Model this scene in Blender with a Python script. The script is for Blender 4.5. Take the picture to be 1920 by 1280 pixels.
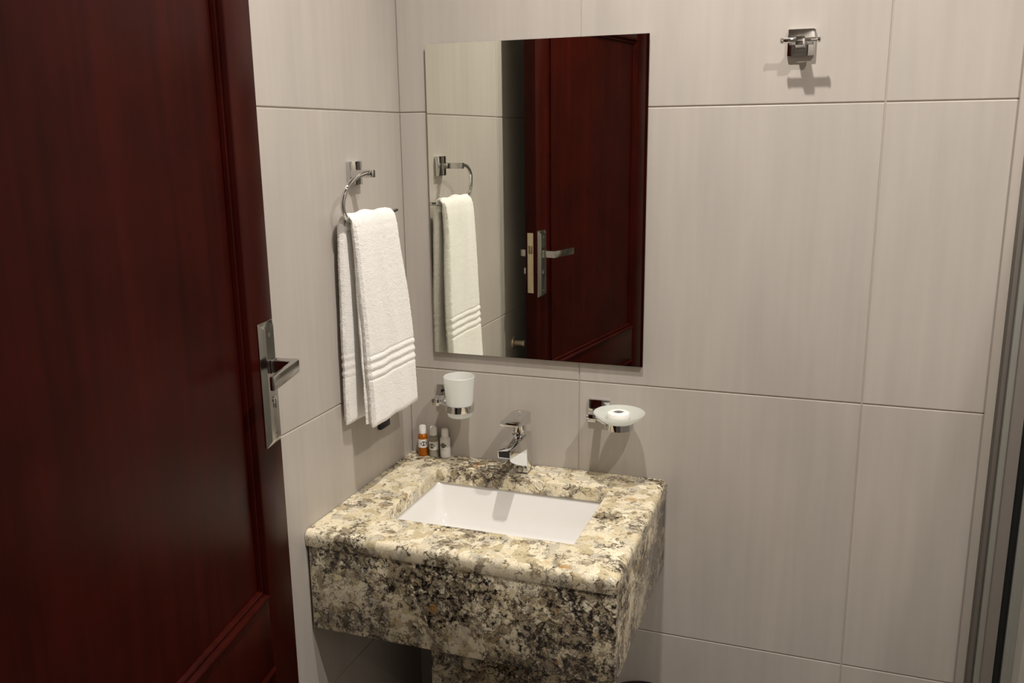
import bpy, bmesh, math, random
from mathutils import Vector, Matrix

random.seed(7)
for o in list(bpy.data.objects):
    bpy.data.objects.remove(o, do_unlink=True)
scene = bpy.context.scene
COL = scene.collection

# ------------------------------------------------------------------ camera
CAM = Vector((0.95175, -1.89290, 1.54749))
YAW, PITCH, ROLL, FPX = 0.346816, -0.226600, -0.012352, 1669.26
cyaw, syaw, cp, sp = math.cos(YAW), math.sin(YAW), math.cos(PITCH), math.sin(PITCH)
fwd = Vector((-syaw * cp, cyaw * cp, sp))
rgt = Vector((cyaw, syaw, 0))
upv = rgt.cross(fwd)
cr, sr = math.cos(ROLL), math.sin(ROLL)
r2 = rgt * cr + upv * sr
u2 = rgt * -sr + upv * cr
cam_d = bpy.data.cameras.new('camera')
cam_d.sensor_fit = 'HORIZONTAL'
cam_d.sensor_width = 36.0
cam_d.lens = FPX / 1920 * 36.0
cam_d.clip_start = 0.02
cam = bpy.data.objects.new('camera', cam_d)
M = Matrix(((r2.x, u2.x, -fwd.x, CAM.x), (r2.y, u2.y, -fwd.y, CAM.y), (r2.z, u2.z, -fwd.z, CAM.z), (0, 0, 0, 1)))
cam.matrix_world = M
COL.objects.link(cam)
scene.camera = cam

# ------------------------------------------------------------------ world, exposure
w = bpy.data.worlds.new('world')
scene.world = w
w.use_nodes = True
w.node_tree.nodes['Background'].inputs[0].default_value = (0.9, 0.92, 1.0, 1)
w.node_tree.nodes['Background'].inputs[1].default_value = 0.005
vs = scene.view_settings
vs.view_transform = 'Standard'
vs.look = 'None'
vs.exposure = 0.0
vs.gamma = 1.0
vs.use_curve_mapping = False

CEIL = 2.7
LAMPS = [((0.645, -0.67), 90.0), ((1.50, -1.11), 96.0), ((0.95, -2.65), 22.0)]  # last entry: unseen corridor lamp, added as frontal fill
LAMP_COLOR = (1.0, 0.945, 0.885)


# ------------------------------------------------------------------ materials
def srgb(r, g, b):
    f = lambda c: (c / 255 / 12.92) if c / 255 <= 0.04045 else ((c / 255 + 0.055) / 1.055) ** 2.4
    return (f(r), f(g), f(b), 1)


def new_mat(name):
    m = bpy.data.materials.new(name)
    m.use_nodes = True
    nt = m.node_tree
    return m, nt, nt.nodes['Principled BSDF']


def pbr(name, color, rough=0.5, metal=0.0, spec=0.5, coat=0.0, noise=0.0, nscale=30.0, bump=0.0, bscale=200.0):
    m, nt, b = new_mat(name)
    b.inputs['Base Color'].default_value = color
    b.inputs['Roughness'].default_value = rough
    b.inputs['Metallic'].default_value = metal
    b.inputs['Specular IOR Level'].default_value = spec
    b.inputs['Coat Weight'].default_value = coat
    N, L = nt.nodes, nt.links
    tc = N.new('ShaderNodeTexCoord')
    n = N.new('ShaderNodeTexNoise')
    n.inputs['Scale'].default_value = nscale
    n.inputs['Detail'].default_value = 4
    L.new(tc.outputs['Object'], n.inputs['Vector'])
    mix = N.new('ShaderNodeMix')
    mix.data_type = 'RGBA'
    mix.inputs['A'].default_value = tuple(c * (1 - noise) for c in color[:3]) + (1,)
    mix.inputs['B'].default_value = tuple(min(1, c * (1 + noise)) for c in color[:3]) + (1,)
    L.new(n.outputs['Fac'], mix.inputs['Factor'])
    L.new(mix.outputs['Result'], b.inputs['Base Color'])
    if bump:
        n2 = N.new('ShaderNodeTexNoise')
        n2.inputs['Scale'].default_value = bscale
        n2.inputs['Detail'].default_value = 3
        L.new(tc.outputs['Object'], n2.inputs['Vector'])
        bp = N.new('ShaderNodeBump')
        bp.inputs['Strength'].default_value = bump
        bp.inputs['Distance'].default_value = 0.002
        L.new(n2.outputs['Fac'], bp.inputs['Height'])
        L.new(bp.outputs['Normal'], b.inputs['Normal'])
    return m


def ramp(nt, fac, stops, interp='LINEAR'):
    r = nt.nodes.new('ShaderNodeValToRGB')
    r.color_ramp.interpolation = interp
    e = r.color_ramp.elements
    while len(e) < len(stops):
        e.new(0.5)
    for i, (pos, c) in enumerate(stops):
        e[i].position = pos
        e[i].color = c if len(c) == 4 else tuple(c) + (1,)
    nt.links.new(fac, r.inputs['Fac'])
    return r.outputs['Color']


def mixc(nt, fac, a, b, mode='MIX'):
    m = nt.nodes.new('ShaderNodeMix')
    m.data_type = 'RGBA'
    m.blend_type = mode
    if isinstance(fac, float):
        m.inputs['Factor'].default_value = fac
    else:
        nt.links.new(fac, m.inputs['Factor'])
    for k, v in (('A', a), ('B', b)):
        if isinstance(v, tuple):
            m.inputs[k].default_value = v
        else:
            nt.links.new(v, m.inputs[k])
    return m.outputs['Result']


def tile_material():
    """greige porcelain with a faint vertical linen streak, every tile a little different"""
    m, nt, b = new_mat('greige_tile')
    N, L = nt.nodes, nt.links
    g = N.new('ShaderNodeNewGeometry')
    oi = N.new('ShaderNodeObjectInfo')
    sc = N.new('ShaderNodeVectorMath'); sc.operation = 'SCALE'
    sc.inputs[0].default_value = (13.1, 17.7, 9.3)
    L.new(oi.outputs['Random'], sc.inputs['Scale'])
    ad = N.new('ShaderNodeVectorMath'); ad.operation = 'ADD'
    L.new(g.outputs['Position'], ad.inputs[0]); L.new(sc.outputs[0], ad.inputs[1])
    mp = N.new('ShaderNodeVectorMath'); mp.operation = 'MULTIPLY'
    mp.inputs[1].default_value = (60, 60, 3.0)
    L.new(ad.outputs[0], mp.inputs[0])
    n1 = N.new('ShaderNodeTexNoise'); n1.inputs['Scale'].default_value = 1.0; n1.inputs['Detail'].default_value = 5
    L.new(mp.outputs[0], n1.inputs['Vector'])
    mp2 = N.new('ShaderNodeVectorMath'); mp2.operation = 'MULTIPLY'
    mp2.inputs[1].default_value = (9, 9, 2.2)
    L.new(ad.outputs[0], mp2.inputs[0])
    n2 = N.new('ShaderNodeTexNoise'); n2.inputs['Scale'].default_value = 1.0; n2.inputs['Detail'].default_value = 3
    L.new(mp2.outputs[0], n2.inputs['Vector'])
    c1 = ramp(nt, n1.outputs['Fac'], [(0.3, (0.470, 0.425, 0.382)), (0.7, (0.500, 0.458, 0.412))])
    c2 = ramp(nt, n2.outputs['Fac'], [(0.3, (0.93, 0.935, 0.94)), (0.7, (1.04, 1.035, 1.03))])
    L.new(mixc(nt, 1.0, c1, c2, 'MULTIPLY'), b.inputs['Base Color'])
    b.inputs['Roughness'].default_value = 0.34
    b.inputs['Specular IOR Level'].default_value = 0.42
    bp = N.new('ShaderNodeBump'); bp.inputs['Strength'].default_value = 0.12; bp.inputs['Distance'].default_value = 0.001
    L.new(n1.outputs['Fac'], bp.inputs['Height']); L.new(bp.outputs['Normal'], b.inputs['Normal'])
    return m


def granite_material(name, z_lo, z_hi):
    """z_lo, z_hi: where the dark mineral zones begin and end; lower values give a darker slab"""
    m, nt, b = new_mat(name)
    N, L = nt.nodes, nt.links
    g = N.new('ShaderNodeNewGeometry')

    def noise(scale, detail=4, rough=0.6, vec=None, off=0.0, dist=0.0):
        n = N.new('ShaderNodeTexNoise')
        n.inputs['Scale'].default_value = scale
        n.inputs['Detail'].default_value = detail
        n.inputs['Roughness'].default_value = rough
        n.inputs['Distortion'].default_value = dist
        a = N.new('ShaderNodeVectorMath'); a.operation = 'ADD'
        a.inputs[1].default_value = (off, off * 1.7, off * 0.6)
        L.new(vec or g.outputs['Position'], a.inputs[0])
        L.new(a.outputs[0], n.inputs['Vector'])
        return n
    def math_(op, a, b2, c2=None):
        m2 = N.new('ShaderNodeMath'); m2.operation = op
        for i, v_ in enumerate((a, b2, c2)):
            if v_ is None:
                continue
            if isinstance(v_, (int, float)):
                m2.inputs[i].default_value = v_
            else:
                L.new(v_, m2.inputs[i])
        return m2.outputs[0]
    # warped coordinates
    wn = noise(42, 6, 0.7)
    ws = N.new('ShaderNodeVectorMath'); ws.operation = 'MULTIPLY_ADD'
    L.new(wn.outputs['Color'], ws.inputs[0]); ws.inputs[1].default_value = (0.030, 0.030, 0.030)
    L.new(g.outputs['Position'], ws.inputs[2])
    warped = ws.outputs[0]
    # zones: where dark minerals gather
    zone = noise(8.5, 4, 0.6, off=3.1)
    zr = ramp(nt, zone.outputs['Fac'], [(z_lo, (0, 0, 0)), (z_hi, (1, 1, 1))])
    # cream crystals with crisp irregular outlines
    v = N.new('ShaderNodeTexVoronoi'); v.inputs['Scale'].default_value = 47
    L.new(warped, v.inputs['Vector'])
    ve = N.new('ShaderNodeTexVoronoi'); ve.feature = 'DISTANCE_TO_EDGE'; ve.inputs['Scale'].default_value = 47
    L.new(warped, ve.inputs['Vector'])
    sep = N.new('ShaderNodeSeparateColor'); L.new(v.outputs['Color'], sep.inputs[0])
    c = ramp(nt, sep.outputs[0], [(0.0, srgb(200, 185, 150)), (0.25, srgb(226, 212, 178)), (0.55, srgb(246, 235, 208)), (0.8, srgb(224, 213, 186)), (1.0, srgb(202, 194, 174))])
    # smoky taupe ground between the crystals
    tp = noise(30, 7, 0.72, vec=warped, off=2.2)
    tpz = math_('MULTIPLY_ADD', zr, 0.14, tp.outputs['Fac'])
    tpz = math_('MULTIPLY_ADD', sep.outputs[1], 0.10, tpz)
    tcol = ramp(nt, sep.outputs[2], [(0.0, srgb(150, 134, 106)), (0.6, srgb(126, 112, 90)), (1.0, srgb(168, 156, 134))])
    c = mixc(nt, ramp(nt, tpz, [(0.640, (0, 0, 0)), (0.680, (0.85, 0.85, 0.85))]), c, tcol)
    # fine mottling
    fm = noise(300, 5, 0.78, off=1.3)
    c = mixc(nt, 0.55, c, ramp(nt, fm.outputs['Fac'], [(0.34, (0.36, 0.30, 0.23)), (0.50, (1, 1, 1))]), 'MULTIPLY')
    # broken dark outlines of the crystals
    br = noise(44, 5, 0.65, off=8.1)
    brr = ramp(nt, math_('MULTIPLY_ADD', zr, 0.17, br.outputs['Fac']), [(0.575, (0, 0, 0)), (0.64, (0.9, 0.9, 0.9))])
    edge = ramp(nt, ve.outputs['Distance'], [(0.03, (1, 1, 1)), (0.075, (0, 0, 0))])
    c = mixc(nt, math_('MULTIPLY', edge, brr), c, srgb(70, 57, 45))
    # thin wandering seams
    for sc_, off_, wd in ((22, 4.4, 0.008), (40, 9.2, 0.010)):
        sn = noise(sc_, 8, 0.68, vec=warped, off=off_)
        d_ = math_('ABSOLUTE', math_('SUBTRACT', sn.outputs['Fac'], 0.5), 0)
        seam = ramp(nt, d_, [(wd, (1, 1, 1)), (wd * 1.8, (0, 0, 0))])
        br2 = noise(30, 4, 0.6, off=off_ * 1.9)
        brr2 = ramp(nt, math_('MULTIPLY_ADD', zr, 0.12, br2.outputs['Fac']), [(0.555, (0, 0, 0)), (0.61, (0.85, 0.85, 0.85))])
        c = mixc(nt, math_('MULTIPLY', seam, brr2), c, srgb(58, 48, 40))
    # black mica clusters
    bk = noise(80, 8, 0.76, vec=warped, off=5.5)
    bkr = ramp(nt, math_('MULTIPLY_ADD', zr, 0.13, bk.outputs['Fac']), [(0.628, (0, 0, 0)), (0.665, (1, 1, 1))])
    c = mixc(nt, bkr, c, srgb(36, 31, 29))
    # ochre stains
    oc = noise(24, 3, 0.5, off=11.0)
    ocr = ramp(nt, oc.outputs['Fac'], [(0.66, (0, 0, 0)), (0.76, (0.7, 0.7, 0.7))])
    c = mixc(nt, ocr, c, srgb(176, 130, 56))
    L.new(c, b.inputs['Base Color'])
    b.inputs['Roughness'].default_value = 0.16
    b.inputs['Specular IOR Level'].default_value = 0.5
    return m


def wood_material():
    m, nt, b = new_mat('mahogany')
    N, L = nt.nodes, nt.links
    tc = N.new('ShaderNodeTexCoord')
    mp = N.new('ShaderNodeVectorMath'); mp.operation = 'MULTIPLY'; mp.inputs[1].default_value = (60, 60, 2.4)
    L.new(tc.outputs['Object'], mp.inputs[0])
    n1 = N.new('ShaderNodeTexNoise'); n1.inputs['Scale'].default_value = 1; n1.inputs['Detail'].default_value = 6; n1.inputs['Distortion'].default_value = 0.6
    L.new(mp.outputs[0], n1.inputs['Vector'])
    n2 = N.new('ShaderNodeTexNoise'); n2.inputs['Scale'].default_value = 7; n2.inputs['Detail'].default_value = 3
    L.new(tc.outputs['Object'], n2.inputs['Vector'])
    c1 = ramp(nt, n1.outputs['Fac'], [(0.3, (0.023, 0.0020, 0.0010)), (0.7, (0.036, 0.0030, 0.0015))])
    c2 = ramp(nt, n2.outputs['Fac'], [(0.3, (0.7, 0.7, 0.7)), (0.7, (1.15, 1.1, 1.1))])
    L.new(mixc(nt, 1.0, c1, c2, 'MULTIPLY'), b.inputs['Base Color'])
    b.inputs['Roughness'].default_value = 0.30
    b.inputs['Specular IOR Level'].default_value = 0.08
    return m


def towel_material():
    m, nt, b = new_mat('white_terry')
    N, L = nt.nodes, nt.links
    tc = N.new('ShaderNodeTexCoord')
    v = N.new('ShaderNodeTexVoronoi'); v.inputs['Scale'].default_value = 520
    L.new(tc.outputs['Object'], v.inputs['Vector'])
    n = N.new('ShaderNodeTexNoise'); n.inputs['Scale'].default_value = 60; n.inputs['Detail'].default_value = 3
    L.new(tc.outputs['Object'], n.inputs['Vector'])
    a = N.new('ShaderNodeMath'); a.operation = 'MULTIPLY_ADD'; a.inputs[1].default_value = -0.8
    L.new(v.outputs['Distance'], a.inputs[0]); L.new(n.outputs['Fac'], a.inputs[2])
    bp = N.new('ShaderNodeBump'); bp.inputs['Strength'].default_value = 0.5; bp.inputs['Distance'].default_value = 0.0025
    L.new(a.outputs[0], bp.inputs['Height']); L.new(bp.outputs['Normal'], b.inputs['Normal'])
    col = ramp(nt, v.outputs['Distance'], [(0.0, (0.95, 0.925, 0.885)), (0.9, (0.89, 0.86, 0.82))])
    L.new(col, b.inputs['Base Color'])
    b.inputs['Roughness'].default_value = 0.95
    b.inputs['Specular IOR Level'].default_value = 0.1
    b.inputs['Sheen Weight'].default_value = 0.25
    return m


def frosted_material(name, tint, clear=0.25):
    m = bpy.data.materials.new(name)
    m.use_nodes = True
    nt = m.node_tree
    N, L = nt.nodes, nt.links
    N.remove(N['Principled BSDF'])
    out = N['Material Output']
    d = N.new('ShaderNodeBsdfDiffuse'); d.inputs[0].default_value = tint
    t = N.new('ShaderNodeBsdfTranslucent'); t.inputs[0].default_value = tint
    tr = N.new('ShaderNodeBsdfTransparent'); tr.inputs[0].default_value = (0.95, 0.97, 0.95, 1)
    gl = N.new('ShaderNodeBsdfGlossy'); gl.inputs['Roughness'].default_value = 0.35
    tc = N.new('ShaderNodeTexCoord')
    n = N.new('ShaderNodeTexNoise'); n.inputs['Scale'].default_value = 900
    L.new(tc.outputs['Object'], n.inputs['Vector'])
    mr = N.new('ShaderNodeMapRange'); mr.inputs['To Min'].default_value = clear - 0.03; mr.inputs['To Max'].default_value = clear + 0.03
    L.new(n.outputs['Fac'], mr.inputs['Value'])
    m1 = N.new('ShaderNodeMixShader'); m1.inputs[0].default_value = 0.55
    L.new(d.outputs[0], m1.inputs[1]); L.new(t.outputs[0], m1.inputs[2])
    m2 = N.new('ShaderNodeMixShader'); L.new(mr.outputs[0], m2.inputs[0])
    L.new(m1.outputs[0], m2.inputs[1]); L.new(tr.outputs[0], m2.inputs[2])
    m3 = N.new('ShaderNodeMixShader')
    lf = N.new('ShaderNodeLayerWeight'); lf.inputs[0].default_value = 0.5
    lp = N.new('ShaderNodeMath'); lp.operation = 'POWER'; lp.inputs[1].default_value = 4.0
    L.new(lf.outputs['Facing'], lp.inputs[0])
    lw = N.new('ShaderNodeMath'); lw.operation = 'MULTIPLY_ADD'; lw.inputs[1].default_value = 0.45; lw.inputs[2].default_value = 0.03
    L.new(lp.outputs[0], lw.inputs[0])
    L.new(lw.outputs[0], m3.inputs[0])
    L.new(m2.outputs[0], m3.inputs[1]); L.new(gl.outputs[0], m3.inputs[2])
    L.new(m3.outputs[0], out.inputs[0])
    return m


def thin_glass(name, tint):
    m = bpy.data.materials.new(name)
    m.use_nodes = True
    nt = m.node_tree
    N, L = nt.nodes, nt.links
    N.remove(N['Principled BSDF'])
    tr = N.new('ShaderNodeBsdfTransparent'); tr.inputs[0].default_value = tint
    gl = N.new('ShaderNodeBsdfGlossy'); gl.inputs['Roughness'].default_value = 0.02
    fl = N.new('ShaderNodeLayerWeight'); fl.inputs[0].default_value = 0.5
    fp = N.new('ShaderNodeMath'); fp.operation = 'POWER'; fp.inputs[1].default_value = 5.0
    L.new(fl.outputs['Facing'], fp.inputs[0])
    fr = N.new('ShaderNodeMath'); fr.operation = 'MULTIPLY_ADD'; fr.inputs[1].default_value = 0.3; fr.inputs[2].default_value = 0.02
    L.new(fp.outputs[0], fr.inputs[0])
    m1 = N.new('ShaderNodeMixShader')
    L.new(fr.outputs[0], m1.inputs[0]); L.new(tr.outputs[0], m1.inputs[1]); L.new(gl.outputs[0], m1.inputs[2])
    L.new(m1.outputs[0], N['Material Output'].inputs[0])
    return m


def liquid_bottle(name, color, rough=0.15, trans=0.55):
    m, nt, b = new_mat(name)
    b.inputs['Base Color'].default_value = color
    b.inputs['Roughness'].default_value = rough
    b.inputs['Transmission Weight'].default_value = trans
    b.inputs['IOR'].default_value = 1.35
    tc = nt.nodes.new('ShaderNodeTexCoord')
    n = nt.nodes.new('ShaderNodeTexNoise'); n.inputs['Scale'].default_value = 40
    nt.links.new(tc.outputs['Object'], n.inputs['Vector'])
    c = ramp(nt, n.outputs['Fac'], [(0.3, tuple(x * 0.85 for x in color[:3])), (0.7, color[:3])])
    nt.links.new(c, b.inputs['Base Color'])
    return m


def emissive(name, color, strength):
    m, nt, b = new_mat(name)
    b.inputs['Base Color'].default_value = (0.9, 0.9, 0.9, 1)
    b.inputs['Emission Color'].default_value = tuple(color) + (1,)
    b.inputs['Emission Strength'].default_value = strength
    return m


TILE = tile_material()
GROUT = pbr('beige_grout', (0.47, 0.415, 0.36, 1), 0.8, noise=0.06)
PLASTER = pbr('white_plaster', (0.75, 0.73, 0.69, 1), 0.7, noise=0.03)
CORRIDOR = pbr('corridor_paint', (0.62, 0.58, 0.52, 1), 0.7, noise=0.04)
FLOOR = pbr('grey_floor_tile', (0.20, 0.18, 0.16, 1), 0.4, noise=0.08, nscale=12)
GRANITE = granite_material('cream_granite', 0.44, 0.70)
GRANITE_DARK = granite_material('cream_black_granite', 0.29, 0.56)  # same pattern with denser dark zones, for the parts below the slab
WOOD = wood_material()
CHROME = pbr('chrome', (0.70, 0.70, 0.70, 1), 0.035, 1.0, noise=0.01)
SATIN = pbr('satin_chrome', (0.48, 0.475, 0.45, 1), 0.17, 1.0, noise=0.03)
BRASS = pbr('brushed_brass', (0.62, 0.53, 0.38, 1), 0.30, 1.0, noise=0.04)
FITTING = pbr('pale_brass', (0.66, 0.55, 0.42, 1), 0.35, 0.6, noise=0.04)
MIRROR = pbr('mirror_silver', (0.925, 0.94, 0.86, 1), 0.004, 1.0, noise=0.002)
MIRROR_EDGE = pbr('mirror_edge', (0.10, 0.12, 0.11, 1), 0.3, noise=0.05)
CERAMIC = pbr('white_ceramic', (0.83, 0.81, 0.78, 1), 0.10, noise=0.01)
TOWEL = towel_material()
FROST = frosted_material('frosted_glass', (0.96, 0.965, 0.94, 1), 0.16)
FROST_DISH = frosted_material('frosted_dish_glass', (0.94, 0.955, 0.92, 1), 0.34)
GLASS = thin_glass('shower_glass', (0.96, 0.975, 0.965, 1))
ALU = pbr('beige_aluminium', (0.40, 0.355, 0.315, 1), 0.38, noise=0.03)
ALU_DARK = pbr('brown_aluminium', (0.17, 0.15, 0.13, 1), 0.42, noise=0.03)
ALU_LIP = pbr('grey_aluminium', (0.27, 0.262, 0.235, 1), 0.38, noise=0.03)
ALU_STILE = pbr('taupe_aluminium', (0.235, 0.205, 0.185, 1), 0.40, noise=0.03)
RUBBER = pbr('black_rubber', (0.006, 0.006, 0.006, 1), 0.6, noise=0.1)
BLACK_PLASTIC = pbr('black_plastic', (0.006, 0.005, 0.005, 1), 0.45, noise=0.1)
DARK_HOLE = pbr('dark_recess', (0.01, 0.01, 0.01, 1), 0.6, noise=0.1)
NAVY = pbr('navy_plastic', (0.010, 0.010, 0.022, 1), 0.35, noise=0.1)
SOAP = pbr('white_soap', (0.88, 0.86, 0.82, 1), 0.4, noise=0.01)
CAP = pbr('white_cap', (0.82, 0.80, 0.76, 1), 0.4, noise=0.02)
AMBER = liquid_bottle('amber_liquid', (0.60, 0.17, 0.006, 1), 0.2, 0.45)
CLEAR = liquid_bottle('clear_liquid', (0.62, 0.58, 0.46, 1), 0.2, 0.5)
WHITE_BOTTLE = pbr('white_bottle', (0.82, 0.79, 0.75, 1), 0.4, noise=0.02)
LABEL = pbr('paper_label', (0.80, 0.77, 0.72, 1), 0.6, noise=0.02)
INK = pbr('dark_ink', (0.022, 0.022, 0.03, 1), 0.5, noise=0.2)
INK_PALE = pbr('pale_ink', (0.42, 0.42, 0.43, 1), 0.5, noise=0.1)


# ------------------------------------------------------------------ mesh helpers
def link(name, me, mat, parent=None, loc=None):
    o = bpy.data.objects.new(name, me)
    COL.objects.link(o)
    if mat and not me.materials:
        me.materials.append(mat)
    if parent:
        o.parent = parent
    if loc is not None:
        o.location = loc
    return o


def bm_obj(name, bm, mat, parent=None, smooth=False, loc=None):
    bmesh.ops.recalc_face_normals(bm, faces=bm.faces)
    me = bpy.data.meshes.new(name)
    bm.to_mesh(me)
    bm.free()
    if smooth:
        for p in me.polygons:
            p.use_smooth = True
        me.set_sharp_from_angle(angle=math.radians(38))
    return link(name, me, mat, parent, loc)


def add_box(bm, lo, hi, bevel=0.0, seg=2):
    b2 = bmesh.new()
    bmesh.ops.create_cube(b2, size=1)
    for v in b2.verts:
        v.co = Vector([lo[i] + (v.co[i] + 0.5) * (hi[i] - lo[i]) for i in range(3)])
    if bevel:
        bmesh.ops.bevel(b2, geom=b2.edges[:], offset=bevel, segments=seg, profile=0.5, affect='EDGES')
    me = bpy.data.meshes.new('tmp')
    b2.to_mesh(me)
    b2.free()
    bm.from_mesh(me)
    bpy.data.meshes.remove(me)


def box(name, lo, hi, mat, parent=None, bevel=0.0, seg=2):
    bm = bmesh.new()
    add_box(bm, lo, hi, bevel, seg)
    return bm_obj(name, bm, mat, parent, smooth=bevel > 0)


def add_lathe(bm, prof, c=(0, 0, 0), seg=40, axis='Z', close=False):
    """prof: list of (radius, height); radius 0 closes with a pole"""
    rings = []
    for r, h in prof:
        if r < 1e-7:
            pts = [(0, 0, h)]
        else:
            pts = [(r * math.cos(2 * math.pi * k / seg), r * math.sin(2 * math.pi * k / seg), h) for k in range(seg)]
        vs_ = []
        for x, y, z in pts:
            if axis == 'X':
                x, y, z = z, x, y
            elif axis == 'Y':
                x, y, z = x, z, y
            vs_.append(bm.verts.new((c[0] + x, c[1] + y, c[2] + z)))
        rings.append(vs_)
    pairs = list(zip(rings, rings[1:]))
    if close:
        pairs.append((rings[-1], rings[0]))
    for a, b in pairs:
        for k in range(seg):
            k2 = (k + 1) % seg
            if len(a) == 1 and len(b) == 1:
                continue
            if len(a) == 1:
                bm.faces.new((a[0], b[k], b[k2]))
            elif len(b) == 1:
                bm.faces.new((a[k], b[0], a[k2]))
            else:
                bm.faces.new((a[k], b[k], b[k2], a[k2]))


def lathe(name, prof, mat, parent=None, c=(0, 0, 0), seg=40, axis='Z', close=False, loc=None):
    bm = bmesh.new()
    add_lathe(bm, prof, c, seg, axis, close)
    return bm_obj(name, bm, mat, parent, smooth=True, loc=loc)


def catmull(pts, n=10):
    P = [Vector(p) for p in pts]
    P = [P[0] * 2 - P[1]] + P + [P[-1] * 2 - P[-2]]
    out = []
    for i in range(1, len(P) - 2):
        a, b, c, d = P[i - 1:i + 3]
        for k in range(n):
            t = k / n
            out.append(0.5 * ((2 * b) + (c - a) * t + (2 * a - 5 * b + 4 * c - d) * t * t + (3 * b - a - 3 * c + d) * t ** 3))
    out.append(P[-2])
    return out


def add_tube(bm, path, r, seg=16):
    path = [Vector(p) for p in path]
    rings = []
    t0 = (path[1] - path[0]).normalized()
    nrm = t0.orthogonal().normalized()
    for i, p in enumerate(path):
        t = (path[min(i + 1, len(path) - 1)] - path[max(i - 1, 0)]).normalized()
        nrm = (nrm - t * nrm.dot(t)).normalized()
        bn = t.cross(nrm)
        rings.append([bm.verts.new(p + (nrm * math.cos(2 * math.pi * k / seg) + bn * math.sin(2 * math.pi * k / seg)) * r) for k in range(seg)])
    for a, b in zip(rings, rings[1:]):
        for k in range(seg):
            bm.faces.new((a[k], a[(k + 1) % seg], b[(k + 1) % seg], b[k]))
    bm.faces.new(rings[0][::-1])
    bm.faces.new(rings[-1])


def tube(name, path, r, mat, parent=None, seg=16):
    bm = bmesh.new()
    add_tube(bm, path, r, seg)
    return bm_obj(name, bm, mat, parent, smooth=True)


def add_prism(bm, poly, plane, a, b, bevel=0.0):
    """poly in 2D extruded between a and b; plane 'XY' along Z, 'XZ' along Y, 'YZ' along X"""
    def P(u, v, h):
        return {'XY': (u, v, h), 'XZ': (u, h, v), 'YZ': (h, u, v)}[plane]
    b2 = bmesh.new()
    A = [b2.verts.new(P(u, v, a)) for u, v in poly]
    B = [b2.verts.new(P(u, v, b)) for u, v in poly]
    b2.faces.new(A)
    b2.faces.new(B[::-1])
    n = len(poly)
    for k in range(n):
        b2.faces.new((A[k], B[k], B[(k + 1) % n], A[(k + 1) % n]))
    bmesh.ops.recalc_face_normals(b2, faces=b2.faces)
    if bevel:
        bmesh.ops.bevel(b2, geom=b2.edges[:], offset=bevel, segments=2, profile=0.5, affect='EDGES')
    me = bpy.data.meshes.new('tmp')
    b2.to_mesh(me)
    b2.free()
    bm.from_mesh(me)
    bpy.data.meshes.remove(me)


def prism(name, poly, plane, a, b, mat, parent=None, bevel=0.0):
    bm = bmesh.new()
    add_prism(bm, poly, plane, a, b, bevel)
    return bm_obj(name, bm, mat, parent, smooth=bevel > 0)


def tag(o, label=None, cat=None, group=None, kind=None):
    if label: o['label'] = label
    if cat: o['category'] = cat
    if group: o['group'] = group
    if kind: o['kind'] = kind
    return o


def thing(name, label, cat, loc=(0, 0, 0), rotz=0.0, group=None):
    o = bpy.data.objects.new(name, None)
    COL.objects.link(o)
    o.location = loc
    o.rotation_euler = (0, 0, rotz)
    o.empty_display_size = 0.05
    return tag(o, label, cat, group)


# ------------------------------------------------------------------ room shell
Z_JOINTS = [0.0, 0.4025, 1.0025, 1.6025, 2.2025, CEIL]
GAP = 0.0011
_tile_cache = {}


def tile_mesh(w_, h_):
    key = (round(w_, 4), round(h_, 4))
    if key not in _tile_cache:
        bm = bmesh.new()          # local: X width, Y out of the wall is -Y, Z up
        t, bv = 0.006, 0.0016
        back = [(0, t), (w_, t)]
        def ring(inset, y):
            return [bm.verts.new((inset, y, inset)), bm.verts.new((w_ - inset, y, inset)),
                    bm.verts.new((w_ - inset, y, h_ - inset)), bm.verts.new((inset, y, h_ - inset))]
        R = [ring(0, t), ring(0, bv), ring(bv * 0.3, bv * 0.3), ring(bv, 0)]
        for a, b in zip(R, R[1:]):
            for k in range(4):
                bm.faces.new((a[k], a[(k + 1) % 4], b[(k + 1) % 4], b[k]))
        bm.faces.new(R[-1])
        bmesh.ops.recalc_face_normals(bm, faces=bm.faces)
        me = bpy.data.meshes.new('tile')
        bm.to_mesh(me)
        bm.free()
        me.materials.append(TILE)
        _tile_cache[key] = me
    return _tile_cache[key]


def tiled_wall(name, origin, rotz, u_joints, z_joints, holes=()):
    """Empty frame: local X along the wall, local -Y into the room, the tile faces at local y = 0."""
    bm = bmesh.new()
    u0, u1, z0, z1 = u_joints[0], u_joints[-1], z_joints[0], z_joints[-1]
    us = sorted(set([u0 - 0.12, u1 + 0.12] + [h[0] for h in holes] + [h[1] for h in holes]))
    for a, b in zip(us, us[1:]):
        lo = z0
        for h in holes:
            if h[0] <= a and b <= h[1]:
                lo = h[3]
        add_box(bm, (a, 0.0022, lo), (b, 0.12, z1))
    wall = bm_obj(name, bm, GROUT)
    wall.location = origin
    wall.rotation_euler = (0, 0, rotz)
    wall['kind'] = 'structure'
    for a, b in zip(u_joints, u_joints[1:]):
        for c, d in zip(z_joints, z_joints[1:]):
            if any(h[0] - 1e-6 <= a and b <= h[1] + 1e-6 and h[2] - 1e-6 <= c and d <= h[3] + 1e-6 for h in holes):
                continue
            o = bpy.data.objects.new('tile', tile_mesh(b - a - 2 * GAP, d - c - 2 * GAP))
            COL.objects.link(o)
            o.parent = wall
            o.location = (a + GAP, 0, c + GAP)
    return wall


ROOM_R = 2.15
FRONT_Y = -1.60
tiled_wall('wall_back', (0, 0, 0), 0, [0.0, 0.4288, 1.0305, 1.6322, ROOM_R], Z_JOINTS)
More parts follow.
